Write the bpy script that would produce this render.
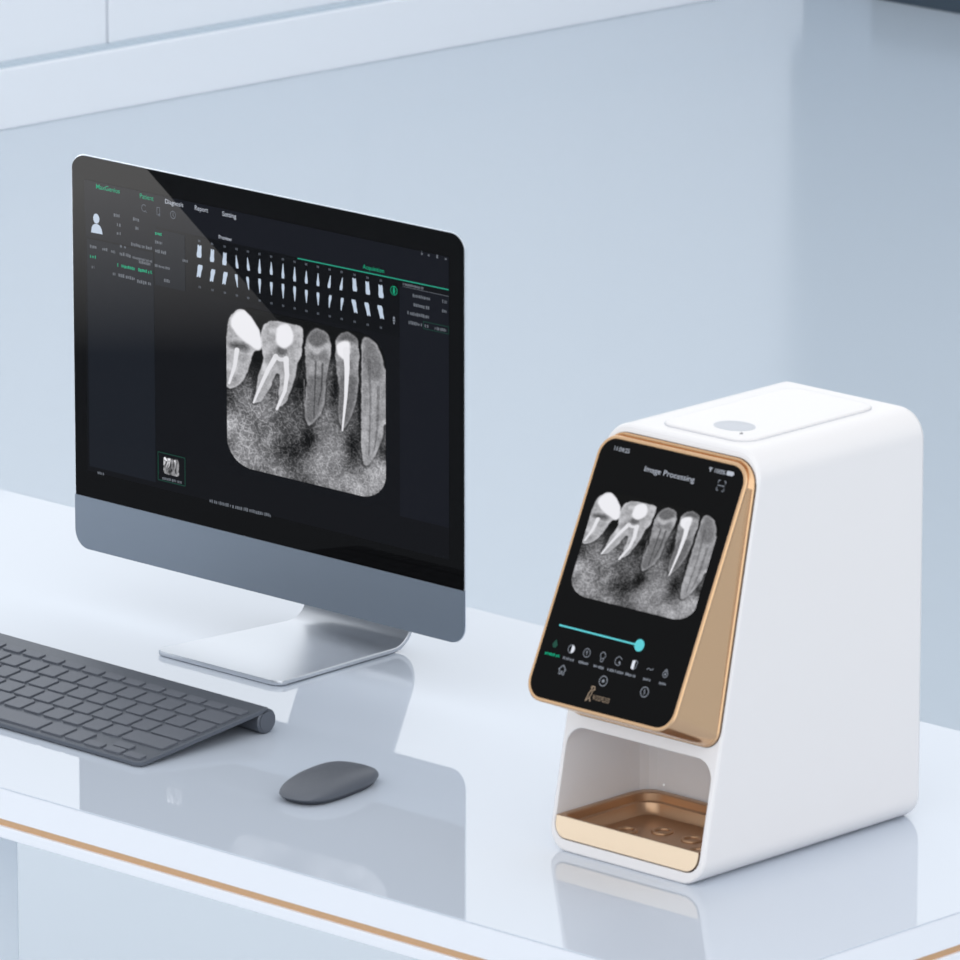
import bpy, bmesh, math, random
import numpy as np
from mathutils import Vector, Matrix

S = bpy.context.scene
for o in list(bpy.data.objects):
    bpy.data.objects.remove(o, do_unlink=True)
COL = S.collection
R = math.radians

# ------------------------------------------------------------------ camera
YAW = R(43.55)
cam_d = bpy.data.cameras.new('camera')
cam = bpy.data.objects.new('camera', cam_d)
COL.objects.link(cam)
cam.location = (6.704, -7.052, 3.265)
cam.rotation_euler = (R(90 - 14.49), 0, YAW)
cam_d.sensor_width = 36
cam_d.lens = 8346 / 960 * 36
cam_d.clip_end = 100
cam_d.dof.use_dof = True
cam_d.dof.focus_distance = 10.0
cam_d.dof.aperture_fstop = 26
S.camera = cam

# ------------------------------------------------------------------ light
S.view_settings.view_transform = 'Standard'
S.view_settings.look = 'None'
S.view_settings.exposure = 0.0
S.view_settings.gamma = 1.0
S.view_settings.use_curve_mapping = False

w = bpy.data.worlds.new('daylight')
S.world = w
w.use_nodes = True
bg = w.node_tree.nodes['Background']
_n, _l = w.node_tree.nodes, w.node_tree.links
# hazy white sky, with brightness added low in the north west for the desk reflections
SKY_BASE, SKY_GLOW, SKY_FRONT = .98, .50, .60
_tc = _n.new('ShaderNodeTexCoord')
_dp = _n.new('ShaderNodeVectorMath')
_dp.operation = 'DOT_PRODUCT'
_dp.inputs[1].default_value = Vector((-.66, .70, .30)).normalized()
_mr = _n.new('ShaderNodeMapRange')
_mr.interpolation_type = 'SMOOTHSTEP'
_mr.inputs[1].default_value, _mr.inputs[2].default_value = .70, .97
_mr.inputs[3].default_value, _mr.inputs[4].default_value = SKY_BASE, SKY_BASE + SKY_GLOW
_l.new(_tc.outputs['Generated'], _dp.inputs[0])
_l.new(_dp.outputs['Value'], _mr.inputs[0])
# and a second, broad bright part added behind the camera to lighten upright faces
_d2 = _n.new('ShaderNodeVectorMath')
_d2.operation = 'DOT_PRODUCT'
_d2.inputs[1].default_value = Vector((.66, -.70, .22)).normalized()
_m2 = _n.new('ShaderNodeMapRange')
_m2.interpolation_type = 'SMOOTHSTEP'
_m2.inputs[1].default_value, _m2.inputs[2].default_value = .25, .95
_m2.inputs[3].default_value, _m2.inputs[4].default_value = 0, SKY_FRONT
_ad = _n.new('ShaderNodeMath')
_l.new(_tc.outputs['Generated'], _d2.inputs[0])
_l.new(_d2.outputs['Value'], _m2.inputs[0])
_l.new(_mr.outputs[0], _ad.inputs[0])
_l.new(_m2.outputs[0], _ad.inputs[1])
_l.new(_ad.outputs[0], bg.inputs[1])
bg.inputs[0].default_value = (0.94, 0.97, 1.0, 1)


def area(name, loc, rot_m, sx, sy, color, strength, grad=None):
    """rectangular area lamp; strength is its radiance, grad = (z0, z1, dim) fades it towards the floor"""
    d = bpy.data.lights.new(name, 'AREA')
    d.shape = 'RECTANGLE'
    d.size, d.size_y = sx, sy
    d.energy = math.pi * sx * sy
    d.use_nodes = True
    nt = d.node_tree
    em = nt.nodes['Emission']
    em.inputs[0].default_value = (*color, 1)
    if grad:
        g = nt.nodes.new('ShaderNodeNewGeometry')
        sp = nt.nodes.new('ShaderNodeSeparateXYZ')
        mr = nt.nodes.new('ShaderNodeMapRange')
        nt.links.new(g.outputs['Position'], sp.inputs[0])
        nt.links.new(sp.outputs['Z'], mr.inputs[0])
        mr.inputs[1].default_value, mr.inputs[2].default_value = grad[0], grad[1]
        mr.inputs[3].default_value, mr.inputs[4].default_value = strength * grad[2], strength
        nt.links.new(mr.outputs[0], em.inputs[1])
    else:
        em.inputs[1].default_value = strength
    o = bpy.data.objects.new(name, d)
    COL.objects.link(o)
    o.matrix_world = Matrix.Translation(loc) @ rot_m.to_4x4()
    return o


# unseen lamp added front left for the diagonal sheen in the monitor glass
_ru = Vector((math.cos(YAW), -math.sin(YAW), 0))          # its "right" as the monitor glass shows it
_fw = Vector((-math.sin(YAW) * .968, -math.cos(YAW) * .968, -.250))
_up = _fw.cross(_ru) if _fw.cross(_ru).z > 0 else _ru.cross(_fw)
_up.normalize()


def sheen_lamp_pose(px, pz, dist, edge_right, edge_up, hw):
    p = Vector((px, -.733, pz)) + _fw.normalized() * dist
    e = (_ru * edge_right + _up * edge_up).normalized()
    inn = (-_ru * abs(edge_up) - _up * abs(edge_right)).normalized()
    c = p + inn * hw - e * .195
    z = _fw.normalized()                 # lamp shines along its -Z, so +Z points away from the monitor
    x = e
    y = z.cross(x)
    return c, Matrix((x, y, z)).transposed()


SB_C, SB_R = sheen_lamp_pose(.289, 1.185, 2.5, 127, -146, .20)
area('sheen_lamp', SB_C, SB_R, .93, .40, (1.0, 0.98, 0.96), 9.5, (0.50, 0.73, 0.0))

# ------------------------------------------------------------------ helpers


def mat(name, color, rough=.5, metal=0.0, ior_level=.5, coat=0.0, noise=0.0, nscale=30.0, bump=0.0):
    m = bpy.data.materials.new(name)
    m.use_nodes = True
    nt = m.node_tree
    b = nt.nodes['Principled BSDF']
    b.inputs['Base Color'].default_value = (*color, 1)
    b.inputs['Roughness'].default_value = rough
    b.inputs['Metallic'].default_value = metal
    b.inputs['Specular IOR Level'].default_value = ior_level
    b.inputs['Coat Weight'].default_value = coat
    if noise or bump:
        tc = nt.nodes.new('ShaderNodeTexCoord')
        n = nt.nodes.new('ShaderNodeTexNoise')
        n.inputs['Scale'].default_value = nscale
        n.inputs['Detail'].default_value = 3
        nt.links.new(tc.outputs['Object'], n.inputs['Vector'])
        if noise:
            mr = nt.nodes.new('ShaderNodeMapRange')
            mr.inputs[3].default_value = max(0, rough - noise)
            mr.inputs[4].default_value = rough + noise
            nt.links.new(n.outputs[0], mr.inputs[0])
            nt.links.new(mr.outputs[0], b.inputs['Roughness'])
        if bump:
            bp = nt.nodes.new('ShaderNodeBump')
            bp.inputs['Strength'].default_value = bump
            bp.inputs['Distance'].default_value = .001
            nt.links.new(n.outputs[0], bp.inputs['Height'])
            nt.links.new(bp.outputs[0], b.inputs['Normal'])
    return m


def lit(name, color, strength=1.0):
    """a lit patch of a display"""
    m = bpy.data.materials.new(name)
    m.use_nodes = True
    b = m.node_tree.nodes['Principled BSDF']
    b.inputs['Base Color'].default_value = (0.002, 0.002, 0.002, 1)
    b.inputs['Roughness'].default_value = .0
    b.inputs['Specular IOR Level'].default_value = .055
    b.inputs['Emission Color'].default_value = (*color, 1)
    b.inputs['Emission Strength'].default_value = strength
    return m


def srgb(r, g, b):
    f = lambda c: c / 255 / 12.92 if c / 255 <= .04045 else ((c / 255 + .055) / 1.055) ** 2.4
    return (f(r), f(g), f(b))


def link_mesh(name, me, m, parent=None, smooth=35):
    o = bpy.data.objects.new(name, me)
    COL.objects.link(o)
    if m:
        me.materials.clear()
        me.materials.append(m)
    if smooth:
        for p in me.polygons:
            p.use_smooth = True
        me.set_sharp_from_angle(angle=R(smooth))
    if parent:
        o.parent = parent
    return o


def build(name, bm, m, parent=None, smooth=25, off=None, recalc=True):
    if recalc:
        bmesh.ops.recalc_face_normals(bm, faces=bm.faces)
    if off is not None:
        bmesh.ops.translate(bm, verts=bm.verts, vec=-Vector(off))
    me = bpy.data.meshes.new(name)
    bm.to_mesh(me)
    bm.free()
    return link_mesh(name, me, m, parent, smooth)


def empty(name, loc, label, cat, rz=0.0, group=None):
    o = bpy.data.objects.new(name, None)
    COL.objects.link(o)
    o.location = loc
    o.rotation_euler = (0, 0, rz)
    o['label'], o['category'] = label, cat
    if group:
        o['group'] = group
    return o


def structure(o, label=None, cat=None):
    o['kind'] = 'structure'
    if label:
        o['label'] = label
    if cat:
        o['category'] = cat
    return o


def add_box(bm, x0, x1, y0, y1, z0, z1, bev=0.0, seg=2):
    vs = [bm.verts.new((x, y, z)) for x in (x0, x1) for y in (y0, y1) for z in (z0, z1)]
    q = [(0, 1, 3, 2), (4, 6, 7, 5), (0, 4, 5, 1), (2, 3, 7, 6), (0, 2, 6, 4), (1, 5, 7, 3)]
    fs = [bm.faces.new([vs[i] for i in f]) for f in q]
    if bev:
        es = list({e for f in fs for e in f.edges})
        bmesh.ops.bevel(bm, geom=es, offset=bev, segments=seg, affect='EDGES', profile=.5)


def rr(x0, x1, y0, y1, rb, rt=None, n=8):
    """rounded rectangle, counter-clockwise; rb = radius of the low corners, rt = of the high ones"""
    rt = rb if rt is None else rt
    out = []
    for cx, cy, r, a0 in ((x1 - rb, y0 + rb, rb, -90), (x1 - rt, y1 - rt, rt, 0), (x0 + rt, y1 - rt, rt, 90), (x0 + rb, y0 + rb, rb, 180)):
        for i in range(n + 1):
            a = R(a0 + 90 * i / n)
            out.append((cx + r * math.cos(a), cy + r * math.sin(a)))
    return out


def ring(bm, pts):
    return [bm.verts.new(p) for p in pts]


def bridge(bm, a, b):
    n = len(a)
    for i in range(n):
        bm.faces.new((a[i], a[(i + 1) % n], b[(i + 1) % n], b[i]))


def cap(bm, a):
    bm.faces.new(a)


def loft(bm, rings, cap0=True, cap1=True):
    rs = [ring(bm, r) for r in rings]
    for a, b in zip(rs, rs[1:]):
        bridge(bm, a, b)
    if cap0:
        cap(bm, rs[0])
    if cap1:
        cap(bm, rs[-1])
    return rs


def fill_between(bm, a, b):
    """flat annulus between two closed vertex rings of one plane"""
    es = []
    for r_ in (a, b):
        for i in range(len(r_)):
            v, u = r_[i], r_[(i + 1) % len(r_)]
            e = bm.edges.get((v, u)) or bm.edges.new((v, u))
            es.append(e)
    bmesh.ops.triangle_fill(bm, use_beauty=True, use_dissolve=False, edges=es)


# ------------------------------------------------------------------ materials
M = {}
M['floor'] = mat('pale blue polished floor', srgb(200, 210, 220), .16, ior_level=.5, noise=.03, nscale=2)
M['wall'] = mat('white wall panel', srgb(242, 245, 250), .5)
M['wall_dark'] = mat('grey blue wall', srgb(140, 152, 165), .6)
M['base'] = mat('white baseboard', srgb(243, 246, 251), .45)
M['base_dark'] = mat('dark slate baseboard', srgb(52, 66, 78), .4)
M['ledge'] = mat('shade grey ledge trim', srgb(196, 208, 218), .5)  # grey stands in for the shade in the gap above the baseboard
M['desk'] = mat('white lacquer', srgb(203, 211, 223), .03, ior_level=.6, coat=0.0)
M['desk_lit_side'] = mat('white lacquer lit edge', srgb(238, 240, 246), .3)  # desk lacquer coloured brighter, for the light falling on its edges
M['inlay'] = mat('copper inlay', srgb(222, 178, 136), .35, metal=.6)
M['leg'] = mat('pale blue leg', srgb(234, 239, 244), .4)
M['alu'] = mat('space grey aluminium', srgb(120, 130, 142), .42, metal=.75, noise=.02, nscale=80)
M['alu_light'] = mat('satin aluminium', srgb(208, 212, 218), .34, metal=.9)
M['alu_back'] = mat('dark grey back shell', srgb(96, 102, 110), .4, metal=.5)
M['alu_rim'] = mat('bright aluminium rim', srgb(226, 232, 240), .35, metal=.6)
M['glass'] = mat('black display glass', (.0035, .0035, .0038), .0, ior_level=.055)
M['case'] = mat('grey anodised keyboard', srgb(96, 101, 110), .45, metal=.35, noise=.05, nscale=300)
M['key'] = mat('grey keycap', srgb(104, 108, 117), .5, metal=.25, bump=.15, nscale=900)
M['mouse'] = mat('grey mouse plastic', srgb(96, 100, 108), .5, metal=.2, noise=.06, nscale=200)
M['mouse_base'] = mat('dark mouse base', srgb(62, 66, 74), .6)
M['white'] = mat('white satin plastic', srgb(234, 231, 231), .3)
M['white_in'] = mat('white matte plastic', srgb(232, 231, 235), .4)
M['grip'] = mat('grey finger recess', srgb(196, 199, 206), .4)
M['gold'] = mat('champagne gold', srgb(216, 178, 140), .22, metal=.92, noise=.02, nscale=60)
M['gold_tray'] = mat('satin gold tray', srgb(192, 156, 124), .3, metal=.85)
M['gold_front'] = mat('pale gold lip', srgb(248, 224, 194), .4, metal=.25)
M['seam'] = mat('dark seam', srgb(96, 80, 66), .6)
L = {}
L['white'] = lit('display white', srgb(226, 230, 240))
L['menu'] = lit('display menu text', srgb(186, 192, 204))
L['small'] = lit('display small text', srgb(104, 109, 117))
L['soft'] = lit('display grey text', srgb(130, 136, 146))
L['dim'] = lit('display dim text', srgb(96, 102, 112))
L['green'] = lit('display green', srgb(20, 160, 120))
L['line'] = lit('display green line', srgb(40, 150, 125))
L['teal'] = lit('display teal', srgb(98, 208, 216))
L['panel'] = lit('display panel', srgb(17, 19, 27))
L['panel2'] = lit('display side panel', srgb(21, 25, 33))
L['dark'] = lit('display page', srgb(10, 11, 16))
L['head'] = lit('display chart field', srgb(6, 7, 11))
L['tan'] = lit('display tan logo', srgb(140, 124, 108))
L['lgreen'] = lit('display frame green', srgb(24, 62, 52))
L['bluegrey'] = lit('display icon blue', srgb(190, 204, 222))

# the radiograph: tones stored per vertex of a fine grid, one picture shown on both displays
m = bpy.data.materials.new('radiograph')
m.use_nodes = True
_b = m.node_tree.nodes['Principled BSDF']
_at = m.node_tree.nodes.new('ShaderNodeAttribute')
_at.attribute_name = 'tone'
_b.inputs['Base Color'].default_value = (.002, .002, .002, 1)
_b.inputs['Roughness'].default_value = .0
_b.inputs['Specular IOR Level'].default_value = .055
m.node_tree.links.new(_at.outputs['Color'], _b.inputs['Emission Color'])
_b.inputs['Emission Strength'].default_value = 1.0
L['xray'] = m

# ------------------------------------------------------------------ room
def turned(o):
    o.data.transform(WTURN)          # the left wall runs a little off square
    return o


bm = bmesh.new()
add_box(bm, -9, 9.5, -10, 8, -.12, 0)
structure(build('floor', bm, M['floor'], smooth=0), 'pale blue polished floor reflecting the walls', 'floor')

WX, BX, WY = -4.43, -4.40, 5.485
WTURN = Matrix.Translation((-4.403, 3.967, 0)) @ Matrix.Rotation(R(-3.87), 4, 'Z') @ Matrix.Translation((4.40, -3.967, 0))
bm = bmesh.new()
add_box(bm, WX - .2, WX - .012, -9.5, WY + .2, 0, 2.2)          # behind the panels
y = 3.664 - .644 * 20
while y < WY:
    y2 = min(y + .644, WY)
    add_box(bm, WX - .012, WX, y + .003, y2 - .003, .1215, 2.2, .002, 1)
    y += .644
structure(turned(build('wall_left', bm, M['wall'], smooth=0)), 'white wall of tall panels with fine vertical seams', 'wall')
bm = bmesh.new()
add_box(bm, WX - .011, BX, -9.5, WY, 0, .114, .003, 2)
structure(turned(build('baseboard_left', bm, M['base'], smooth=0)), 'tall white baseboard under the panelled wall', 'baseboard')
bm = bmesh.new()
add_box(bm, WX - .011, BX - .012, -9.5, WY, .114, .122)
structure(turned(build('trim_1', bm, M['ledge'], smooth=0)), 'ledge strip on the white baseboard, its shade put in as grey', 'trim')
bm = bmesh.new()
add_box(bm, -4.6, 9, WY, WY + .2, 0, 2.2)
structure(build('wall_back', bm, M['wall_dark'], smooth=0), 'grey blue back wall', 'wall')
bm = bmesh.new()
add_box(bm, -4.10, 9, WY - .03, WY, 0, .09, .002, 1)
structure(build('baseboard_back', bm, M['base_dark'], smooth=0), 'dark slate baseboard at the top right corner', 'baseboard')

# ------------------------------------------------------------------ desk
DX0, DX1, DY0, DY1, DZ = -.80, 1.541, -1.285, -.426, .75
desk = empty('desk', (.42, -.85, 0), 'long glossy white desk with a copper inlay along its edge', 'desk')
DO = desk.location
bm = bmesh.new()
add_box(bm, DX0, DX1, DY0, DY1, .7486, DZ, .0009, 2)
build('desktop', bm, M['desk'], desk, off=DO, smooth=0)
bm = bmesh.new()
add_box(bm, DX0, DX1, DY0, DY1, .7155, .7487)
build('edge_band', bm, M['desk_lit_side'], desk, off=DO, smooth=0)
bm = bmesh.new()
add_box(bm, DX0 + .004, DX1 - .004, DY0 + .004, DY1 - .004, .7068, .7157)
build('edge_inlay', bm, M['inlay'], desk, smooth=0, off=DO)['label'] = 'copper coloured inlay strip in the desk edge'
bm = bmesh.new()
add_box(bm, DX0, DX1, DY0, DY1, .694, .707, .0015, 2)
build('lower_edge', bm, M['desk_lit_side'], desk, off=DO, smooth=0)
for lx in (-.75, .348, 1.44):
    for ly in (-1.25, -.54):
        if lx == .348 and ly > -1:
            continue
        bm = bmesh.new()
        add_box(bm, lx, lx + .08, ly, ly + .08, 0, .6945, .003, 2)
        build('leg', bm, M['leg'], desk, off=DO, smooth=0)

# ------------------------------------------------------------------ flat drawing on displays


class Draw:
    """collects flat shapes (a, b) of a display face; build() lays them on the face as one mesh"""

    def __init__(s, fn):
        s.fn, s.v, s.f, s.k = fn, [], [], 0
        s.item, s.tags = 0, []

    def next(s):
        s.item += 1
        return s

    def poly(s, pts):
        n = len(s.v)
        s.v += [(a, b, s.k) for a, b in pts]
        s.f.append(tuple(range(n, n + len(pts))))
        s.tags.append(s.item)

    def rect(s, a0, a1, b0, b1):
        s.poly([(a0, b0), (a1, b0), (a1, b1), (a0, b1)])

    def disc(s, a, b, r, n=24, sy=1.0, t0=0, t1=360):
        full = t1 - t0 >= 360
        k = n if full else n + 1
        s.poly([(a + r * math.cos(R(t0 + (t1 - t0) * i / n)), b + sy * r * math.sin(R(t0 + (t1 - t0) * i / n))) for i in range(k)])

    def circle(s, a, b, r, t, n=28, t0=0, t1=360):
        for i in range(n):
            p, q = R(t0 + (t1 - t0) * i / n), R(t0 + (t1 - t0) * (i + 1) / n)
            s.poly([(a + (r - t) * math.cos(p), b + (r - t) * math.sin(p)), (a + r * math.cos(p), b + r * math.sin(p)),
                    (a + r * math.cos(q), b + r * math.sin(q)), (a + (r - t) * math.cos(q), b + (r - t) * math.sin(q))])

    def stroke(s, pts, t):
        for (a0, b0), (a1, b1) in zip(pts, pts[1:]):
            d = math.hypot(a1 - a0, b1 - b0) or 1
            nx, ny = -(b1 - b0) / d * t / 2, (a1 - a0) / d * t / 2
            s.poly([(a0 - nx, b0 - ny), (a1 - nx, b1 - ny), (a1 + nx, b1 + ny), (a0 + nx, b0 + ny)])

    def blur_text(s, a0, a1, b, h, seed=0):
        """a line of writing too small to read: a row of letter-sized strokes"""
        s.next()
        rnd = random.Random(seed)
        a = a0
        while a < a1:
            wd = h * rnd.uniform(.28, .6)
            s.rect(a, min(a + wd, a1), b - h * rnd.uniform(.32, .5), b + h * rnd.uniform(.25, .5))
            a += wd + h * rnd.choice((.18, .18, .22, .5))
        s.next()

    def text(s, body, a0, a1, b, h, bold=0.0):
        """writing from a0 to a1, centred on height b, capitals h high"""
        c = bpy.data.curves.new('t', 'FONT')
        c.body = body
        c.size = 1.0
        c.offset = bold
        o = bpy.data.objects.new('t', c)
        COL.objects.link(o)
        dg = bpy.context.evaluated_depsgraph_get()
        me = bpy.data.meshes.new_from_object(o.evaluated_get(dg))
        xs = [v.co.x for v in me.vertices]
        x0, x1 = min(xs), max(xs)
        sc = h / .70
        sx = (a1 - a0) / (x1 - x0)
        n = len(s.v)
        s.v += [(a0 + (v.co.x - x0) * sx, b - h / 2 + v.co.y * sc, s.k) for v in me.vertices]
        s.next()
        s.f += [tuple(n + i for i in p.vertices) for p in me.polygons]
        s.tags += [s.item] * len(me.polygons)
        s.next()
        bpy.data.objects.remove(o)
        bpy.data.meshes.remove(me)
        bpy.data.curves.remove(c)

    def build(s, name, m, parent, off, lift=.0004):
        o = None
        for it in sorted(set(s.tags)):
            fs = [f for f, t in zip(s.f, s.tags) if t == it]
            ids = sorted({i for f in fs for i in f})
            mp = {i: k for k, i in enumerate(ids)}
            me = bpy.data.meshes.new(name)
            me.from_pydata([tuple(Vector(s.fn(s.v[i][0], s.v[i][1], lift + s.v[i][2])) - Vector(off)) for i in ids], [], [[mp[i] for i in f] for f in fs])
            me.update()
            o = link_mesh(name, me, m, parent, smooth=0)
        return o


# ------------------------------------------------------------------ the radiograph picture


def radiograph(nx=330, ny=310):
    u = (np.arange(nx) + .5) / nx
    v = (np.arange(ny) + .5) / ny
    U, V = np.meshgrid(u, v)                         # V runs down
    X = 110 + 705 * U                                # picture coordinates the outlines below are written in
    Y = 55 + 150 * U + V * (700 + 20 * U)
    rng = np.random.default_rng(5)

    def blur(a, r):
        if r < 1:
            return a
        for ax in (0, 1):
            p = np.pad(a, [(r, r) if i == ax else (0, 0) for i in (0, 1)], mode='edge')
            cs = np.cumsum(p, axis=ax)
            cs = np.concatenate([np.zeros_like(np.take(cs, [0], ax)), cs], ax)
            n = a.shape[ax]
            a = (np.take(cs, np.arange(2 * r + 1, n + 2 * r + 1), ax) - np.take(cs, np.arange(0, n), ax)) / (2 * r + 1)
        return a

    def noise0(r):
        q = blur(blur(rng.standard_normal(X.shape), r), r)
        return q / q.std()

    WX_, WY_ = 1.2 * noise0(4) + 1.8 * noise0(12), 1.2 * noise0(4) + 1.8 * noise0(12)

    def inside(P, k=2):
        for _ in range(k):
            P = [q for i in range(len(P)) for a_, b_ in [(P[i], P[(i + 1) % len(P)])] for q in ((a_[0] * .78 + b_[0] * .22, a_[1] * .78 + b_[1] * .22), (a_[0] * .22 + b_[0] * .78, a_[1] * .22 + b_[1] * .78))]
        XW, YW = X + WX_, Y + WY_
        c = np.zeros(X.shape, bool)
        n = len(P)
        for i in range(n):
            (xa, ya), (xb, yb) = P[i], P[(i + 1) % n]
            hit = ((ya > YW) != (yb > YW)) & (XW < (xb - xa) * (YW - ya) / ((yb - ya) or 1e-9) + xa)
            c ^= hit
        return c.astype(float)

    def tube(P, w0, w1):
        best = np.zeros(X.shape)
        k = len(P) - 1
        for i in range(k):
            (xa, ya), (xb, yb) = P[i], P[i + 1]
            L2 = (xb - xa) ** 2 + (yb - ya) ** 2
            t = np.clip(((X - xa) * (xb - xa) + (Y - ya) * (yb - ya)) / L2, 0, 1)
            d = np.hypot(X - xa - t * (xb - xa), Y - ya - t * (yb - ya))
            wd = w0 + (w1 - w0) * (i + t) / k
            best = np.maximum(best, np.clip((wd / 2 - d) / 3 + .5, 0, 1))
        return best

    def noise(r, it=2):
        a = rng.standard_normal(X.shape)
        for _ in range(it):
            a = blur(a, r)
        return a / a.std()

    def bump(cx, cy, sx, sy):
        return np.exp(-((X - cx) / sx) ** 2 - ((Y - cy) / sy) ** 2)

    # bone: fine trabecular mesh, paler at the left and at the lower edge
    fine = np.abs(noise(1)) - .6
    net = 1 - np.clip(np.abs(noise(2) + .5 * noise(4)) * 1.2, 0, 1)
    bone = .38 + .13 * noise(12) * .4
    bone += .22 * bump(190, 640, 120, 200) + .22 * bump(560, 690, 90, 130) + .20 * bump(640, 850, 220, 70) + .16 * bump(760, 800, 70, 120)
    bone -= .24 * bump(400, 690, 70, 70) + .34 * bump(478, 650, 30, 55) + .26 * bump(668, 690, 34, 90) + .12 * bump(425, 470, 50, 120)
    bone -= .16 * bump(240, 380, 25, 90) + .20 * bump(445, 380, 22, 110) + .28 * bump(592, 430, 20, 110) + .22 * bump(702, 480, 12, 160)
    bone += .15 * (net - .45) * (1 + .5 * bump(250, 600, 200, 150)) + .05 * fine
    crest = 300 + 40 * np.sin((X - 110) / 90.) + .06 * (X - 110)
    g = bone * np.clip((Y - crest) / 90 + .55, .06, 1)
    top = np.clip((Y - (205 + .10 * (X - 110))) / 60, 0, 1)
    g *= top

    def put(P, tone, soft=2, k=1.0):
        nonlocal g
        a = np.clip(blur(inside(P), soft), 0, 1) * k
        g = g * (1 - a) + tone * a

    def puta(a, tone):
        nonlocal g
        g = g * (1 - a) + tone * a

    streak = blur(noise(3), 2) * .02
    T1 = [(105, 180), (125, 115), (175, 78), (228, 115), (272, 190), (274, 265), (228, 262), (215, 330), (182, 410), (105, 440)]
    T2 = [(272, 155), (318, 128), (380, 142), (432, 148), (457, 172), (450, 260), (430, 330), (412, 400), (375, 495), (336, 518),
          (342, 440), (352, 372), (332, 362), (305, 430), (272, 488), (228, 494), (248, 400), (276, 300), (266, 220)]
    T3 = [(463, 222), (488, 182), (522, 166), (562, 182), (582, 232), (576, 300), (556, 385), (552, 480), (524, 560), (472, 600),
          (456, 545), (468, 400), (462, 300)]
    T4 = [(597, 215), (618, 186), (655, 176), (692, 196), (703, 240), (697, 340), (697, 430), (674, 540), (632, 618), (610, 565),
          (612, 420), (598, 330)]
    T5 = [(710, 220), (733, 192), (778, 226), (808, 300), (820, 400), (820, 560), (792, 690), (742, 775), (710, 755), (708, 500)]
    for P, t in ((T1, .72), (T2, .71), (T3, .62), (T4, .60), (T5, .64)):
        big = [(x + (x - np.mean([p[0] for p in P])) * .12, y + 8) for x, y in P]
        put(big, .06, 3, .55)                                 # dark gap round every root
        ins = inside(P)
        core = np.clip(blur(blur(ins, 9), 6), 0, 1)
        put(P, t + streak + .10 * (.8 - core) + .045 * noise(7), 1)
    # darker crowns, roots and bright enamel
    put([(480, 190), (522, 168), (560, 185), (570, 225), (515, 262), (470, 222)], .42, 6)
    put([(465, 222), (515, 258), (576, 220), (578, 250), (540, 262), (515, 282), (480, 255)], .74, 3)
    put([(612, 195), (655, 178), (690, 198), (692, 225), (655, 215), (610, 222)], .38, 5)
    put([(718, 225), (738, 200), (775, 232), (800, 310), (806, 390), (765, 400), (722, 380)], .48, 7)
    put([(722, 385), (765, 402), (808, 385), (806, 408), (762, 425), (720, 408)], .62, 3)
    put([(470, 370), (550, 370), (545, 480), (515, 560), (472, 590), (462, 540)], .40, 4, .7)
    put([(608, 370), (690, 370), (690, 440), (668, 540), (630, 610), (612, 560)], .36, 4, .7)
    put([(284, 165), (320, 140), (340, 170), (325, 200), (285, 200)], .66, 4)
    put([(120, 230), (190, 225), (215, 255), (180, 262), (118, 245)], .34, 5)
    put([(335, 245), (385, 255), (385, 285), (340, 285)], .40, 3)
    put([(415, 160), (445, 158), (452, 190), (415, 185)], .80, 3)
    for P in ([(510, 310), (507, 400), (500, 560)], [(540, 320), (535, 430), (520, 500)]):
        puta(tube(P, 9, 5) * .55, .22)
    for P in ([(745, 300), (750, 500), (742, 720)], [(785, 420), (780, 600), (765, 700)]):
        puta(tube(P, 13, 6) * .45, .34)
    puta(tube([(765, 420), (765, 600), (750, 720)], 14, 6) * .5, .66)
    puta(tube([(458, 390), (458, 500)], 3, 3) * .7, .75)
    puta(tube([(715, 240), (714, 500)], 4, 3) * .6, .75)
    # root fillings and crowns fillings
    W = .97
    put([(122, 150), (148, 104), (190, 88), (232, 122), (272, 198), (271, 263), (238, 257), (190, 216), (150, 190)], W, 2)
    put([(326, 175), (352, 150), (385, 145), (412, 165), (416, 222), (385, 256), (352, 250), (332, 225)], W, 2)
    put([(300, 160), (335, 170), (330, 195), (305, 188)], .8, 3)
    put([(598, 232), (640, 215), (664, 226), (662, 275), (630, 300), (602, 268)], W, 2)
    puta(tube([(158, 262), (148, 330), (122, 405)], 22, 12), .93)
    puta(tube([(332, 290), (296, 350), (258, 430), (232, 490)], 24, 9), .93)
    puta(tube([(332, 290), (350, 302), (380, 304)], 17, 17), .9)
    puta(tube([(378, 300), (382, 370), (372, 440), (336, 518)], 25, 12), .93)
    puta(tube([(644, 260), (648, 340), (642, 460), (626, 612)], 30, 7), .95)
    g = g + .03 * noise(1, 1) * np.clip(g * 3, 0, 1) * np.clip((.9 - g) * 5, 0, 1)
    g = np.clip(g, .035, 1)
    fade = np.clip((Y - (62 + .10 * (X - 110))) / 20, 0, 1)
    lin = np.where(g <= .04045, g / 12.92, ((g + .055) / 1.055) ** 2.4) * (.2 + .8 * fade)
    lin *= .92
    # keep only the rounded plate; its upper edge is left open between the crowns
    r = .16
    dx = np.maximum(np.maximum(r - U, U - (1 - r)), 0)
    dy = np.maximum(V - (1 - r), 0)
    keep = np.hypot(dx, dy) <= r
    keep &= ~((V < r) & (np.hypot(dx, np.maximum(r - V, 0)) > r))
    return lin, keep


XR, XK = radiograph()


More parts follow.
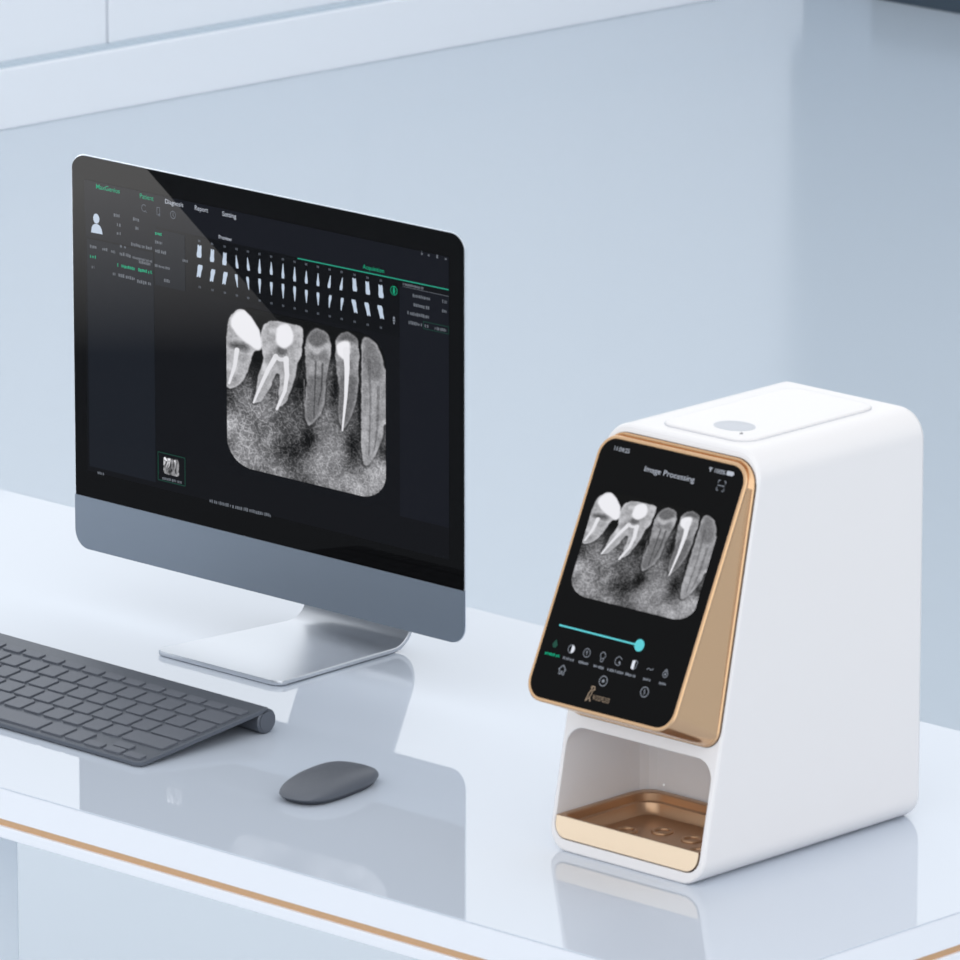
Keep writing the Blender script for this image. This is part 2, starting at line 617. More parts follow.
def xray_mesh(fn, a0, a1, b0, b1, off, lift=.0004, step=1):
    lin, keep = XR[::step, ::step], XK[::step, ::step]
    ny, nx = lin.shape
    idx = -np.ones((ny + 1, nx + 1), int)
    verts, cols, faces = [], [], []
    pad = np.pad(lin, ((0, 1), (0, 1)), mode='edge')
    off = Vector(off)
    o = Vector(fn(a0, b1, lift)) - off
    ea = (Vector(fn(a1, b1, lift)) - Vector(fn(a0, b1, lift))) / nx
    eb = (Vector(fn(a0, b0, lift)) - Vector(fn(a0, b1, lift))) / ny
    for j in range(ny):
        for i in range(nx):
            if not keep[j, i]:
                continue
            q = []
            for jj, ii in ((j + 1, i), (j + 1, i + 1), (j, i + 1), (j, i)):
                k = idx[jj, ii]
                if k < 0:
                    k = idx[jj, ii] = len(verts)
                    verts.append((o.x + ea.x * ii + eb.x * jj, o.y + ea.y * ii + eb.y * jj, o.z + ea.z * ii + eb.z * jj))
                    t = pad[jj, ii]
                    cols.append((t * .985, t * .985, t * 1.03, 1))
                q.append(k)
            faces.append(q)
    me = bpy.data.meshes.new('xray_image')
    me.from_pydata(verts, [], faces)
    at = me.color_attributes.new('tone', 'FLOAT_COLOR', 'POINT')
    at.data.foreach_set('color', np.array(cols, 'f').ravel())
    me.update()
    return me


# ------------------------------------------------------------------ monitor
MX0, MX1, MZ0, MZ1, MZC, MY = .0635, .6738, .8215, 1.2792, .8831, -.733
mon = empty('desktop_monitor', (.37, -.70, DZ), 'slim desktop monitor with black glass and grey chin showing a dental X-ray', 'monitor')
MO = mon.location
bm = bmesh.new()
rings = []
mr = .021
for y, ins in ((MY + .0028, .0012), (MY + .0045, .012), (MY + .013, .040), (MY + .024, .085), (MY + .034, .135), (MY + .040, .19)):
    rings.append([(a, y, b) for a, b in rr(MX0 + ins, MX1 - ins, MZ0 + ins, MZ1 - ins, max(mr - ins * .1, .006), n=8)])
loft(bm, rings)
build('back_shell', bm, M['alu_back'], mon, off=MO)['label'] = 'domed grey back shell'
bm = bmesh.new()
rings = []
for y, ins in ((MY + .0012, .0), (MY + .0024, .0), (MY + .0030, .0008)):
    rings.append([(a, y, b) for a, b in rr(MX0 + ins, MX1 - ins, MZ0 + ins, MZ1 - ins, mr, n=8)])
loft(bm, rings)
build('rim', bm, M['alu_rim'], mon, off=MO)['label'] = 'thin bright silver rim'


def partial(b0, b1, top):
    """outline of the front above or below the joint between glass and chin"""
    full = rr(MX0 + .0004, MX1 - .0004, MZ0 + .0004, MZ1 - .0012, mr, n=8)
    if top:
        p = [(a, b) for a, b in full if b > b0]
        return [(MX1 - .0004 - .0012, b0)] + [(min(max(a, MX0 + .0016), MX1 - .0016), b) for a, b in p] + [(MX0 + .0016, b0)]
    p = [(a, b) for a, b in full if b < b1]
    right = [q for q in p if q[0] > .37]
    left = [q for q in p if q[0] <= .37]
    return left + right + [(MX1 - .0004, b1), (MX0 + .0004, b1)]


bm = bmesh.new()
P = partial(MZC + .0003, None, True)
loft(bm, [[(a, MY + .0014, b) for a, b in P], [(a, MY, b) for a, b in P]])
screen = build('screen', bm, M['glass'], mon, off=MO)
screen['label'] = 'black glass front with the lit display'
bm = bmesh.new()
P = partial(None, MZC, False)
loft(bm, [[(a, MY + .0014, b) for a, b in P], [(a, MY - .0004, b) for a, b in P]])
build('chin', bm, M['alu'], mon, off=MO)['label'] = 'brushed grey metal chin below the glass'

mf = lambda a, b, l: (a, MY - l, b)
d = Draw(mf)
d.rect(.0852, .6509, .9141, 1.2511)
d.build('display_page', L['dark'], screen, MO, .00015)
d = Draw(mf)
d.rect(.0852, .6509, 1.2148, 1.2511)                # header band
d.next()
d.rect(.0870, .2000, 1.186, 1.2148)
d.next()
d.rect(.5770, .6509, .95, 1.2075)
d.build('header_panel', L['panel'], screen, MO, .00025)
d = Draw(mf)
d.rect(.0885, .1955, .9200, 1.1840)
d.next()
d.rect(.1975, .2455, 1.1480, 1.2120)
d.build('side_panel', L['panel2'], screen, MO, .0003)
d = Draw(mf)
d.rect(.2560, .5770, 1.150, 1.2136)
d.build('chart_field', L['head'], screen, MO, .0003)

d = Draw(mf)                                           # white writing of the menu bar
d.text('Diagnosis', .2150, .2435, 1.2460, 0.0051, .004)
d.text('Report', .2619, .2826, 1.2460, 0.0052, .004)
d.text('Setting', .3051, .3268, 1.2460, 0.0052, .004)
d.text('Preview', .2993, .3194, 1.2187, 0.0043, .004)
d.build('menu_text', L['menu'], screen, MO)
d = Draw(mf)
d.text('MaxGenius', .1046, .1426, 1.2462, 0.0054, .004)
d.text('Patient', .1747, .1966, 1.2461, 0.0054, .004)
d.text('Acquisition', .5216, .5537, 1.2205, 0.0046, .004)
d.blur_text(.0935, .1030, 1.1640, .0042, 3)
d.blur_text(.1440, .1660, 1.1608, .0044, 4)
d.blur_text(.1710, .1930, 1.1608, .0044, 5)
d.blur_text(.1985, .2090, 1.2068, .0036, 6)
d.next()
d.rect(.1375, .1387, 1.159, 1.163)
d.build('highlighted_text', L['green'], screen, MO)
d = Draw(mf)
d.stroke([(.4216, 1.2136), (.6509, 1.2152)], .0014)
d.build('divider_line', L['line'], screen, MO)
d = Draw(mf)                                           # small grey writing
for k, (a0, a1, b, h) in enumerate([(.1325, .1420, 1.2175, .0042), (.1375, .1440, 1.2075, .0042), (.1370, .1435, 1.1974, .0044),
                                    (.1635, .1740, 1.2179, .0042), (.1672, .1722, 1.2083, .0044),
                                    (.1985, .2095, 1.1971, .0040), (.1985, .2165, 1.1870, .0042), (.1600, .1930, 1.1885, .0042),
                                    (.1620, .1930, 1.1735, .0032), (.0935, .1060, 1.1755, .0042), (.1135, .1220, 1.1755, .004),
                                    (.1275, .1340, 1.1750, .004), (.1415, .1590, 1.1745, .0044), (.1720, .1905, 1.1700, .0036),
                                    (.1975, .2230, 1.1700, .0036), (.2120, .2210, 1.1555, .004), (.2420, .2500, 1.1828, .0034),
                                    (.1390, .1650, 1.1495, .0048), (.1690, .1910, 1.1475, .0048), (.0960, .1000, 1.1520, .004),
                                    (.1300, .1340, 1.1500, .004)]):
    d.blur_text(a0, a1, b, h, 20 + k)
for k, (a0, a1, b, h) in enumerate([(.5822, .6132, 1.2106, .0032), (.5970, .6234, 1.2003, .0040), (.5983, .6217, 1.1900, .0040),
                                    (.5890, .6217, 1.1799, .0042), (.5907, .6113, 1.1694, .0040), (.6150, .6215, 1.1694, .0038),
                                    (.6300, .6480, 1.1694, .0036), (.6415, .6480, 1.2010, .0040), (.6410, .6480, 1.1905, .0036),
                                    (.2814, .3775, .9142, .0044), (.1015, .1129, .9145, .0036), (.2060, .2370, .9270, .0036)]):
    d.blur_text(a0, a1, b, h, 60 + k)
d.next()
d.rect(.5822, .6508, 1.2076, 1.2081)
for a in (.6109, .6211, .6338, .6465):
    d.next()
    d.rect(a - .0012, a + .0012, 1.2475, 1.2495)
d.next()
d.rect(.6325, .6350, 1.2472, 1.2512)
d.next()
d.rect(.6104, .6110, 1.2475, 1.2520)
d.build('small_text', L['small'], screen, MO)
d = Draw(mf)                                           # tool icons under the menu
d.circle(.1811, 1.2328, .0042, .0008, t0=40, t1=320)
d.stroke([(.1835, 1.2300), (.1855, 1.2280)], .001)
d.next()
d.stroke([(.2018, 1.2370), (.2018, 1.2285), (.2062, 1.2285), (.2062, 1.2370), (.2018, 1.2370)], .0008)
d.rect(.2042, .2068, 1.2275, 1.2300)
d.next()
d.circle(.2273, 1.2322, .0045, .0008)
d.stroke([(.2273, 1.2352), (.2273, 1.2316), (.2292, 1.2300)], .0008)
d.next()
d.disc(.1435, 1.1832, .0017)
d.next()
d.disc(.1500, 1.1832, .0014)
d.build('tool_icon', L['dim'], screen, MO)
d = Draw(mf)                                           # the patient symbol
d.disc(.1042, 1.2088, .0050, sy=1.15)
d.poly([(.0955, 1.1918), (.1140, 1.1922), (.1128, 1.1975), (.1105, 1.2010), (.1072, 1.2026), (.1020, 1.2026), (.0988, 1.2010), (.0965, 1.1975)])
d.build('patient_icon', L['bluegrey'], screen, MO)

TX = [.2684, .2887, .3082, .3270, .3447, .3627, .3809, .3990, .4170, .4350, .4530, .4709, .4892, .5090, .5288, .5488]
d = Draw(mf)
n_ = Draw(mf)
for k, a in enumerate(TX):
    molar = k < 3 or k > 12
    lean = (.0012, .0006, .0006)[k] if k < 3 else (-.0008, -.0012, -.0022)[k - 13] if k > 12 else (.0005 if k < 5 else -.0006 if k > 10 else 0)
    for up in (1, -1):
        d.next()
        n_.next()
        b = 1.1952 + .0006 * math.cos(k) + (.0022 if k > 12 else .0014 if k == 0 else 0) if up > 0 else 1.1730 + .0018 * (k == 0) + (.0008 if k > 12 else 0)
        l = (.0004 if up > 0 else -.0012) if k < 3 else (-.0005 if up > 0 else .0014) if k > 12 else -lean * up
        if molar:
            wd = .0039 if k in (0, 15) else .0034
            h = .0072
            d.poly([(a + x * wd + l * y * 1.4, b + up * y * h) for x, y in
                    ((-.8, -1), (.8, -1), (1, -.55), (.80, .0), (.82, .6), (.72, 1), (.3, 1), (.05, .8), (-.3, 1), (-.75, 1), (-.80, .1), (-1, -.55))])
        else:
            wd = .0024
            h = .0072 + .001 * (k in (5, 7, 8))
            d.poly([(a + x * wd + l * y * 2, b + up * y * h) for x, y in
                    ((-.75, -1), (.75, -1), (.9, -.5), (.55, .2), (.28, 1), (-.1, 1), (-.5, .2), (-.9, -.5))])
        bb = 1.2090 if up > 0 else 1.1565
        n_.rect(a - .0015, a - .0004, bb - .0012, bb + .0012)
        n_.rect(a + .0004, a + .0015, bb - .0012, bb + .0012)
d.build('tooth_icon', L['bluegrey'], screen, MO)
n_.build('tooth_number', L['dim'], screen, MO)
d = Draw(mf)
d.circle(.5687, 1.2010, .0052, .0007)
d.poly([(.5675, 1.1975), (.5699, 1.1975), (.5704, 1.2010), (.5690, 1.2055), (.5684, 1.2055), (.5670, 1.2010)])
d.build('mode_button', L['green'], screen, MO)
d = Draw(mf)
d.disc(.5686, 1.1705, .0016)
d.rect(.5670, .5702, 1.1665, 1.1685)
d.disc(.5686, 1.1648, .0012)
d.build('child_button', L['soft'], screen, MO)
d = Draw(mf)
d.stroke([(.6131, 1.1740), (.6508, 1.1740), (.6508, 1.1662), (.6131, 1.1662), (.6131, 1.1740)], .0008)
d.next()
d.stroke([(.1995, .9562), (.2426, .9562), (.2426, .9240), (.1995, .9240), (.1995, .9562)], .0012)
d.rect(.1990, .2005, .9300, .9520)
d.build('box_outline', L['lgreen'], screen, MO)
XA0, XA1, XB0, XB1 = .3100, .5557, .9620, 1.1455
link_mesh('xray_image', xray_mesh(mf, XA0, XA1, XB0, XB1, MO), L['xray'], screen, smooth=0)
link_mesh('xray_thumbnail', xray_mesh(mf, .2082, .2330, .9325, .9525, MO, step=4), L['xray'], screen, smooth=0)

# monitor stand: a strip bent from the foot up to the back of the housing
path = []
tk = .0052
y0, y1 = -.8125, -.626
for i in range(13):
    path.append((y0 + .03 * i / 12, 0.0))
for i in range(1, 8):
    path.append((y0 + .03 + (y1 - y0 - .03) * i / 7, 0.0))
ang_end = R(90 + 24.6)
br = .034
for i in range(1, 13):
    a = ang_end * i / 12
    path.append((y1 + br * math.sin(a), br * (1 - math.cos(a))))
ye, ze = path[-1]
for i in range(1, 6):
    path.append((ye + math.cos(ang_end) * .27 * i / 5, ze + math.sin(ang_end) * .27 * i / 5))
bm = bmesh.new()
rs = []
cxf, cxb = .3697, .3802
s = 0.0
for i, (py, pz) in enumerate(path):
    if i:
        s += math.hypot(py - path[i - 1][0], pz - path[i - 1][1])
    j0, j1 = max(i - 1, 0), min(i + 1, len(path) - 1)
    ty, tz = path[j1][0] - path[j0][0], path[j1][1] - path[j0][1]
    tl = math.hypot(ty, tz)
    ty, tz = ty / tl, tz / tl
    ny_, nz_ = -tz, ty                              # up-side of the strip
    t = min(s / .21, 1)
    hw = .0985 + (.0830 - .0985) * t
    cx = cxf + (cxb - cxf) * t
    rad = .014
    if s < rad:
        hw = hw - rad + math.sqrt(max(rad * rad - (rad - s) ** 2, 0)) + .001
    e = .0010
    pr = [(-hw, e), (-hw, tk - e), (-hw + e, tk), (hw - e, tk), (hw, tk - e), (hw, e), (hw - e, 0), (-hw + e, 0)]
    rs.append(ring(bm, [(cx + a, py + ny_ * b, DZ + .0012 + pz + nz_ * b) for a, b in pr]))
for a, b in zip(rs, rs[1:]):
    bridge(bm, a, b)
cap(bm, rs[0])
cap(bm, rs[-1])
build('stand', bm, M['alu_light'], mon, off=MO, smooth=40)['label'] = 'bent silver metal foot and neck'
bm = bmesh.new()
add_box(bm, .30, .45, -.795, -.625, DZ, DZ + .0016)
build('foot_pad', bm, M['mouse_base'], mon, smooth=0, off=MO)

# ------------------------------------------------------------------ keyboard
kb = empty('keyboard', (.5825, -1.1365, DZ), 'flat grey wireless keyboard with a round bar along its back edge', 'keyboard', rz=R(-.9))
KW, KD = .462, .1855
slope = math.atan2(.0215, .18)
cs, sn = math.cos(slope), math.sin(slope)
ktop = .0066                                         # height of the top face at the front edge


def kpt(a, v, h):
    return (a, v * cs - h * sn, ktop + v * sn + h * cs)


bm = bmesh.new()
rings = []
for h, ins in ((-.0056, .0012), (-.0048, 0), (-.0010, 0), (0, .0010)):
    rings.append([kpt(a, v, h) for a, v in rr(-KW + ins, -ins, ins, KD + .006 - ins, .010, .001, n=6)])
loft(bm, rings)
# the round bar
cy, cz, cr = .1880, .0139, .0137
rings = []
for a, f in ((-KW, .90), (-KW + .0012, 1), (-.0012, 1), (0, .90)):
    rings.append([(a, cy + cr * f * math.cos(R(10 * i)), cz + cr * f * math.sin(R(10 * i))) for i in range(36)])
loft(bm, rings)
build('case', bm, M['case'], kb, smooth=30)
bm = bmesh.new()
loft(bm, [[(a, cy + .0108 * math.cos(R(10 * i)), cz + .0108 * math.sin(R(10 * i))) for i in range(36)] for a in (-.001, .0007)])
build('end_cap', bm, M['case'], kb, smooth=30)

PT = .031
GAP = .0052


def key(u0, u1, v0, v1):
    """u counted in pitches from the right edge towards the left, v0..v1 front to back"""
    x1 = -.0062 - u0 * PT
    x0 = -.0062 - u1 * PT + GAP
    bm = bmesh.new()
    r_ = .0022
    rings = [[kpt(a, v, h) for a, v in rr(x0 + i_, x1 - i_, v0 + i_, v1 - i_, r_, n=3)] for h, i_ in ((-.001, 0), (.0020, .0), (.0023, .0004))]
    loft(bm, rings)
    return build('key', bm, M['key'], kb, smooth=25)


kd = .0242
rows = [
    (.1560, .0125, [14.5 / 14] * 14),
    (.1252, kd, [1.5] + [1] * 13),
    (.0962, kd, [1] * 13 + [1.5]),
    (.0674, kd, [1.75] + [1] * 11 + [1.75]),
    (.0388, kd, [2.25] + [1] * 10 + [2.25]),
]
for v0, dv, ws in rows:
    u = 0.0
    for q in ws:
        key(u, u + q, v0, v0 + dv)
        u += q
hh = .0116
key(0, 1, .0048, .0048 + hh)
key(1, 2, .0048, .0048 + hh)
key(1, 2, .0188, .0188 + hh)
key(2, 3, .0048, .0048 + hh)
u = 3.0
for q in (1, 1.25, 5, 1.25, 1, 1, 1):
    key(u, u + q, .0060, .0060 + kd + .001)
    u += q

# ------------------------------------------------------------------ mouse
ms = empty('mouse', (.7850, -1.0560, DZ), 'low rounded grey computer mouse in front of the monitor', 'mouse', rz=R(8))


def sup(t, a, b, n):
    c, s_ = math.cos(t), math.sin(t)
    return (a * math.copysign(abs(c) ** (2 / n), c), b * math.copysign(abs(s_) ** (2 / n), s_))


MA, MB, MH = .0330, .0655, .0255


def mouse_rings(levels):
    out = []
    for f, zf in levels:
        pts = []
        for i in range(64):
            x, y = sup(2 * math.pi * i / 64, MA * f, MB * f, 3.0)
            arch = 1 - .26 * (y / MB) ** 2 + .04 * (y / MB)
            pts.append((x, y, zf * (arch if zf > .008 else 1)))
        out.append(pts)
    return out


bm = bmesh.new()
lv = [(.965, .0048), (.99, .0070), (1.0, .0098), (.99, .0126), (.96, .0152), (.90, .0178), (.80, .0204), (.66, .0226), (.48, .0242), (.27, .0252), (.08, .0255)]
loft(bm, mouse_rings(lv))
build('top_shell', bm, M['mouse'], ms, smooth=60)
bm = bmesh.new()
loft(bm, mouse_rings([(.86, 0.0), (.90, .0012), (.955, .0050)]))
build('base', bm, M['mouse_base'], ms, smooth=60)
bm = bmesh.new()
loft(bm, [[(.010 + .002 * math.cos(R(30 * i)), .042 + .002 * math.sin(R(30 * i)), z) for i in range(12)] for z in (.0175, .0206)])
build('indicator', bm, M['mouse_base'], ms, smooth=0)

# ------------------------------------------------------------------ scanner
SX0, SX1, SYF, SYB, SZ = 1.0885, 1.3010, -1.045, -.7020, 1.188
KS = .088 / .43                                      # how far the face leans back
sc = empty('plate_scanner', (1.1935, -.87, DZ), 'tall white imaging plate scanner with a leaning gold framed touchscreen', 'dental scanner')
SO = sc.location
dsl = Vector((0, KS, 1)).normalized()
nfr = Vector((0, -1, KS)).normalized()


def face(a, w, l=0.0):
    """point on the leaning face: a = across, w = along the slope from the desk, l = out of the face"""
    p = Vector((0, SYF, DZ)) + dsl * w + nfr * l
    return (a, p.y, p.z)


def sect(e, rb=.026, rt=.031):
    return rr(SX0 + e, SX1 - e, DZ + e * .6, SZ - e, max(rb - e, .002), rt - e, n=10)


zface = lambda a, z, back: (a, SYF + (z - DZ) * KS + back, z)
CX0, CX1, CW0, CW1 = 1.0940, 1.2950, .0118, .1302
bm = bmesh.new()
rb_ = [ring(bm, [(a, SYB, b) for a, b in sect(.006)])]
rb_.append(ring(bm, [(a, SYB - .0015, b) for a, b in sect(.0022)]))
rb_.append(ring(bm, [(a, SYB - .006, b) for a, b in sect(0)]))
rb_.append(ring(bm, [zface(a, b, .0035) for a, b in sect(0)]))
rb_.append(ring(bm, [zface(a, b, .0010) for a, b in sect(.0010)]))
rb_.append(ring(bm, [zface(a, b, 0) for a, b in sect(.0028)]))
for a, b in zip(rb_, rb_[1:]):
    bridge(bm, a, b)
cap(bm, rb_[0])
op = [(a, b) for a, b in rr(CX0, CX1, CW0, CW1, .017, .022, n=8)]
hole = ring(bm, [face(a, b, 0) for a, b in op])
fill_between(bm, rb_[-1], hole)
cin = [hole, ring(bm, [face(a, b, -.0008) for a, b in rr(CX0 + .0006, CX1 - .0006, CW0 + .0006, CW1 - .0006, .0165, .0215, n=8)])]


def cav(y, e):
    return ring(bm, [(a, y, DZ + b * dsl.z) for a, b in rr(CX0 + .0006 + e, CX1 - .0006 - e, CW0 + .0006, CW1 - .0006 - e, .0165, .0215, n=8)])


cin += [cav(-.925, 0), cav(-.913, .0022), cav(-.904, .007), cav(-.899, .014), cav(-.897, .024)]
for a, b in zip(cin, cin[1:]):
    bridge(bm, a, b)
cap(bm, cin[-1])
build('body', bm, M['white'], sc, off=SO, smooth=16)['label'] = 'white moulded body with an open bay at the foot'

# lid on the top face
LX0, LX1, LY0, LY1 = 1.1385, 1.2600, -.936, -.728
bm = bmesh.new()
prof = [(-.0016, 0), (.0016, 0), (.0027, .0012), (.0030, .003), (.0026, .0042), (.0024, .010)]
loft(bm, [[(a, b, SZ + z) for a, b in rr(LX0 + e, LX1 - e, LY0 + e, LY1 - e, .022 - e, n=8)] for z, e in prof])
lid = build('lid', bm, M['white'], sc, off=SO, smooth=15)
bm = bmesh.new()
loft(bm, [[(a, b, SZ + z) for a, b in rr(LX0 - e, LX1 + e, LY0 - e, LY1 + e, .022 + e, n=8)] for z, e in ((-.001, .0011), (.0003, .0011))])
build('lid_seam', bm, M['grip'], sc, off=SO, smooth=0)['label'] = 'grey joint around the lid'
bm = bmesh.new()
loft(bm, [[(1.2095 + (.0235 - e) * math.cos(R(10 * i)) - .010 * math.sin(R(10 * i)) * 0, -.8955 + (.0185 - e) * math.sin(R(10 * i)), SZ + z) for i in range(36)]
          for z, e in ((.001, 0), (.0027, 0), (.0030, .0012))])
build('finger_grip', bm, M['grip'], lid, off=SO, smooth=40)['label'] = 'grey oval finger grip on the lid'
bm = bmesh.new()
add_box(bm, 1.2345, 1.2365, -.916, -.913, SZ + .001, SZ + .0030)
build('indicator_dot', bm, M['mouse_base'], lid, off=SO, smooth=0)

# gold frame of the touchscreen
SCO = Vector((1.0985, -1.0835, .920))
es_ = Vector((0, .1195, .256)).normalized()
sn_ = Vector((0, -es_.z, es_.y))
sf = lambda a, b, l: tuple(SCO + Vector((a, 0, 0)) + es_ * b + sn_ * l)
SWD, SHT = .1872, .2830


def scr_ring(e, l, r=.0225, up=0.0):
    return [sf(a, b, l) for a, b in rr(e - .0084, SWD + .0085 - e, e - .001, SHT - e, r - e * .8, r - e * .8, n=9)]


base = lambda e, l, r: [face(a, b, l) for a, b in rr(1.0915 + e, 1.2985 - e, .1425 + e, .4380 - e, r - e, .028 - e, n=9)]
bm = bmesh.new()
loft(bm, [base(0, -.0030, .019), base(0, .0026, .019), base(.0014, .0034, .019), scr_ring(.0006, -.0042), scr_ring(.0000, -.0030), scr_ring(.0000, -.0012), scr_ring(.0011, 0), scr_ring(.0036, 0),
          scr_ring(.0040, -.0012)])
build('screen_frame', bm, M['gold'], sc, off=SO, smooth=24)['label'] = 'champagne gold wedge frame'
bm = bmesh.new()
loft(bm, [[face(a, b, l) for a, b in rr(1.0909, 1.2991, .1419, .4386, .0195, .0285, n=9)] for l in (-.002, .0007)])
build('frame_seam', bm, M['seam'], sc, off=SO, smooth=0)['label'] = 'dark joint behind the gold frame'
bm = bmesh.new()
loft(bm, [scr_ring(.0041, -.0030), scr_ring(.0041, -.0009), scr_ring(.0046, -.0004)])
ts = build('touchscreen', bm, M['glass'], sc, off=SO, smooth=40)
ts['label'] = 'black glass touchscreen showing an X-ray'

LF = .0002
sc_f = lambda a, b, l: sf(a + .0028 * (1 - b / .27), b + .0020, l)      # the display page sits a touch high on the glass
d = Draw(sc_f)
d.text('Image Processing', .0603, .1285, .2538, .0058)
d.text('11:04:25', .0134, .0341, .2671, .0046)
d.text('100%', .1510, .1655, .2678, .0042)
d.next()
d.poly([(a + .1668, b + .2658) for a, b in rr(0, .0092, 0, .0046, .0012, n=3)])
d.rect(.1762, .1768, .2672, .2690)
d.next()
for r_ in (.0018, .0030, .0042):
    d.circle(.1450, .2660, r_, .0007, 10, 50, 130)
d.disc(.1450, .2662, .0007, 8)
d.build('status_text', L['menu'], ts, SO, LF)
d = Draw(sc_f)
for sx_ in (-1, 1):
    for sy_ in (-1, 1):
        d.stroke([(.1645 + sx_ * .0048, .2540 + sy_ * .0022), (.1645 + sx_ * .0048, .2540 + sy_ * .0052), (.1645 + sx_ * .0024, .2540 + sy_ * .0052)], .0009)
d.stroke([(.1597, .2540), (.1693, .2540)], .0009)
d.build('scan_icon', L['soft'], ts, SO, LF)
link_mesh('xray_image', xray_mesh(sc_f, .0075, .1780, .1112, .2235, SO, LF), L['xray'], ts, smooth=0)
d = Draw(sc_f)
d.stroke([(.0095, .0775), (.1203, .0772)], .0018)
d.disc(.1203, .0772, .0064, 30)
d.build('slider', L['teal'], ts, SO, LF)
IX = [.0116, .0345, .0559, .0777, .0996, .1211, .1428, .1641]
LX = [(.0117, .0200), (.0345, .0155), (.0552, .0130), (.0765, .0140), (.0994, .0220), (.1203, .0140), (.1426, .0095), (.1640, .0090)]
words = ['Brightness', 'Contrast', 'Gamma', 'Denoise', 'Pseudo color', 'Reverse', 'Relief', 'More']
d = Draw(sc_f)
d.disc(IX[0], .0570, .0036, 6)
d.poly([(IX[0] - .0022, .0596), (IX[0] + .0022, .0596), (IX[0], .0625)])
d.build('active_icon', lit('display dim green', srgb(34, 78, 66)), ts, SO, LF)
d = Draw(sc_f)
d.blur_text(LX[0][0] - .0100, LX[0][0] + .0100, .0464, .0034, 2)
d.build('active_text', L['green'], ts, SO, LF)
d = Draw(sc_f)
for k in range(1, 8):
    c, wd = LX[k]
    d.blur_text(c - wd / 2, c + wd / 2, .0462 - .0001 * k, .0032, 90 + k)
d.build('icon_text', L['soft'], ts, SO, LF)
d = Draw(sc_f)
T = .0008
d.disc(IX[1], .0568, .0044, 16, 1, -90, 90)
d.next()
d.poly([(IX[5] - .0034, .0608), (IX[5] + .0004, .0616), (IX[5] + .0004, .0518), (IX[5] - .0034, .0526)])
d.build('filled_icon', L['white'], ts, SO, LF)
d = Draw(sc_f)
d.circle(IX[1], .0568, .0046, T)
d.next()
d.circle(IX[2], .0567, .0048, T)
d.stroke([(IX[2], .0595), (IX[2], .0545)], T)
d.stroke([(IX[2] - .0015, .0575), (IX[2] + .0012, .0575)], T)
d.next()
d.circle(IX[3], .0582, .0038, T)
d.stroke([(IX[3] - .0022, .0548), (IX[3] - .0014, .0518), (IX[3] + .0014, .0518), (IX[3] + .0022, .0548)], T)
d.next()
d.circle(IX[4], .0565, .0048, T, 20, 30, 330)
d.disc(IX[4] + .0018, .0553, .0014, 10)
d.next()
d.stroke([(IX[5] + .0004, .0616), (IX[5] + .0036, .0606), (IX[5] + .0030, .0545), (IX[5] + .0004, .0520)], T)
d.next()
d.stroke([(IX[6] - .0044, .0552), (IX[6] - .0016, .0572), (IX[6] + .0010, .0556), (IX[6] + .0044, .0574)], T)
d.next()
d.circle(IX[7], .0552, .0036, T)
d.stroke([(IX[7] - .002, .0582), (IX[7], .0606), (IX[7] + .002, .0582)], T)
d.disc(IX[7], .0552, .0014, 10)
d.build('tool_icon', L['soft'], ts, SO, LF)
d = Draw(sc_f)
hx, hy = .0305, .0335
d.stroke([(hx - .0050, hy + .0002), (hx, hy + .0054), (hx + .0050, hy + .0002), (hx + .0034, hy + .0002), (hx + .0034, hy - .0044),
          (hx + .0010, hy - .0044), (hx + .0010, hy - .0014), (hx - .0010, hy - .0014), (hx - .0010, hy - .0044), (hx - .0034, hy - .0044), (hx - .0034, hy + .0002),
          (hx - .0050, hy + .0002)], .0010)
d.next()
d.circle(.0876, .0331, .0056, .0010)
d.disc(.0876, .0331, .0020, 6)
d.next()
d.circle(.1444, .0327, .0056, .0010)
d.stroke([(.1444, .0352), (.1434, .0335), (.1450, .0325), (.1440, .0300)], .0010)
d.build('navigation_icon', L['soft'], ts, SO, LF)
d = Draw(sc_f)
lx_, ly_ = .0752, .0152
d.stroke([(lx_ + .0004, ly_ + .0100), (lx_ + .0040, ly_ + .0100), (lx_ + .0050, ly_ + .0070), (lx_ + .0022, ly_ + .0060)], .0014)
d.stroke([(lx_ - .0006, ly_ + .0082), (lx_ + .0004, ly_ + .0100), (lx_ + .0010, ly_ + .0070), (lx_ - .0016, ly_ + .0020), (lx_ - .0034, ly_ - .0062)], .0015)
d.stroke([(lx_ + .0022, ly_ + .0060), (lx_ + .0026, ly_ + .0030), (lx_ + .0002, ly_ - .0020), (lx_ - .0034, ly_ - .0062)], .0013)
d.stroke([(lx_ + .0004, ly_ - .0008), (lx_ + .0030, ly_ - .0056)], .0016)
d.text('WOODPECKER', .0800, .1034, .0148, .0052, .008)
d.build('logo', L['tan'], ts, SO, LF)

# tray in the bay
bm = bmesh.new()
tz1 = .0357                                           # slope height of the tray front
e = .0014
tx0, tx1, tb = CX0 + .0006 + e, CX1 - .0006 - e, CW0 + .0006 + .0010
tr_ = .0155


def u_prof(x0, x1, b, t, r, n=8):
    out = [(x1, t), (x0, t)]
    for cx, a0 in ((x0 + r, 180), (x1 - r, 270)):
        for i in range(n + 1):
            a = R(a0 + 90 * i / n)
            out.append((cx + r * math.cos(a), b + r + r * math.sin(a)))
    return out


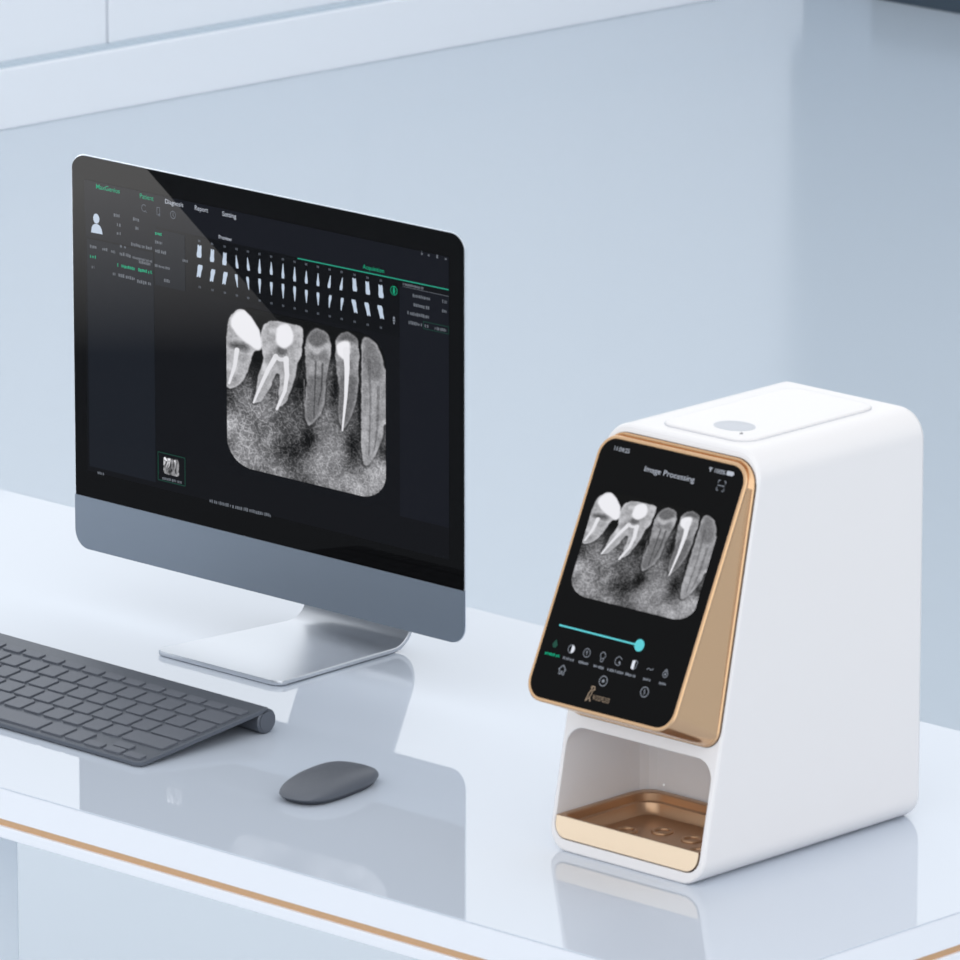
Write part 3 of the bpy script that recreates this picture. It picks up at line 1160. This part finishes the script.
pf = u_prof(tx0, tx1, tb, tz1, tr_)
pin = u_prof(tx0 + .001, tx1 - .001, tb + .001, tz1 - .0006, tr_ - .001)
zt = DZ + tz1 * dsl.z
front = ring(bm, [face(a, b, 0.0) for a, b in pf])
tr_rings = [front] + [ring(bm, [(a, y_, DZ + b * dsl.z) for a, b in u_prof(tx0 + q, tx1 - q, tb, tz1, tr_)]) for y_, q in ((-.926, .0004), (-.914, .003), (-.906, .008), (-.9025, .014), (-.9010, .022))]
n = len(front)
for ra, rb2 in zip(tr_rings, tr_rings[1:]):
    for i in range(1, n):                             # open on top
        bm.faces.new((ra[i], ra[(i + 1) % n], rb2[(i + 1) % n], rb2[i]))
back = tr_rings[-1]
cap(bm, back)
# top rim with a rounded well
yf_top = face(0, tz1, 0)[1]
corners = [q[1] for q in tr_rings[::-1]] + [q[0] for q in tr_rings]
wy0, wy1, wx0, wx1 = yf_top + .0022, -.9065, tx0 + .0052, tx1 - .0052
wl = lambda e, z, r, b=0.0: [(a, y, z) for a, y in rr(wx0 + e, wx1 - e, wy0 + e * .25, wy1 - e - b, max(r * .35, .004), r, n=8)]
w0 = ring(bm, wl(0, zt, .026))
fill_between(bm, corners, w0)
ws_ = [w0, ring(bm, wl(.0014, zt - .0012, .025)), ring(bm, wl(.0024, zt - .0085, .024)), ring(bm, wl(.0052, zt - .0100, .021)), ring(bm, wl(.0075, zt - .0190, .019)),
       ring(bm, wl(.0100, zt - .0215, .017))]
for a, b in zip(ws_, ws_[1:]):
    bridge(bm, a, b)
cap(bm, ws_[-1])
tray = build('tray', bm, M['gold_tray'], sc, off=SO, smooth=35)
tray['label'] = 'gold collecting tray inside the bay'
bm = bmesh.new()
pf2 = u_prof(tx0 + .0004, tx1 - .0004, tb + .0004, tz1 - .0002, tr_ - .0004)
loft(bm, [[face(a, b, .0000) for a, b in pf2], [face(a, b, .0007) for a, b in pf2]])
build('front_lip', bm, M['gold_front'], tray, off=SO, smooth=35)['label'] = 'pale gold front lip'
fz = zt - .0215
for px, py in ((1.1402, -.980), (1.1690, -.957), (1.2100, -.957), (1.2420, -.985), (1.2000, -.995)):
    bm = bmesh.new()
    R1, r1 = .0095, .0024
    g_ = []
    for i in range(28):
        a = R(360 * i / 28)
        g_.append(ring(bm, [(px + (R1 + r1 * math.cos(R(36 * j))) * math.cos(a), py + (R1 + r1 * math.cos(R(36 * j))) * math.sin(a), fz + r1 * math.sin(R(36 * j))) for j in range(10)]))
    for i in range(28):
        bridge(bm, g_[i], g_[(i + 1) % 28])
    build('locating_ring', bm, M['gold_tray'], tray, off=SO, smooth=60)
bm = bmesh.new()
bmesh.ops.create_uvsphere(bm, u_segments=12, v_segments=8, radius=.0016, matrix=Matrix.Translation((1.1040, -.8985, .7925)))
bmesh.ops.create_uvsphere(bm, u_segments=12, v_segments=8, radius=.0009, matrix=Matrix.Translation((1.1170, -.8975, .7905)))
build('bay_dot', bm, lit('dot glow', (1, 1, 1), .7), sc, off=SO, smooth=60)['label'] = 'tiny white glowing dots on the bay wall'  # two small self-glowing white dots at the back of the bay
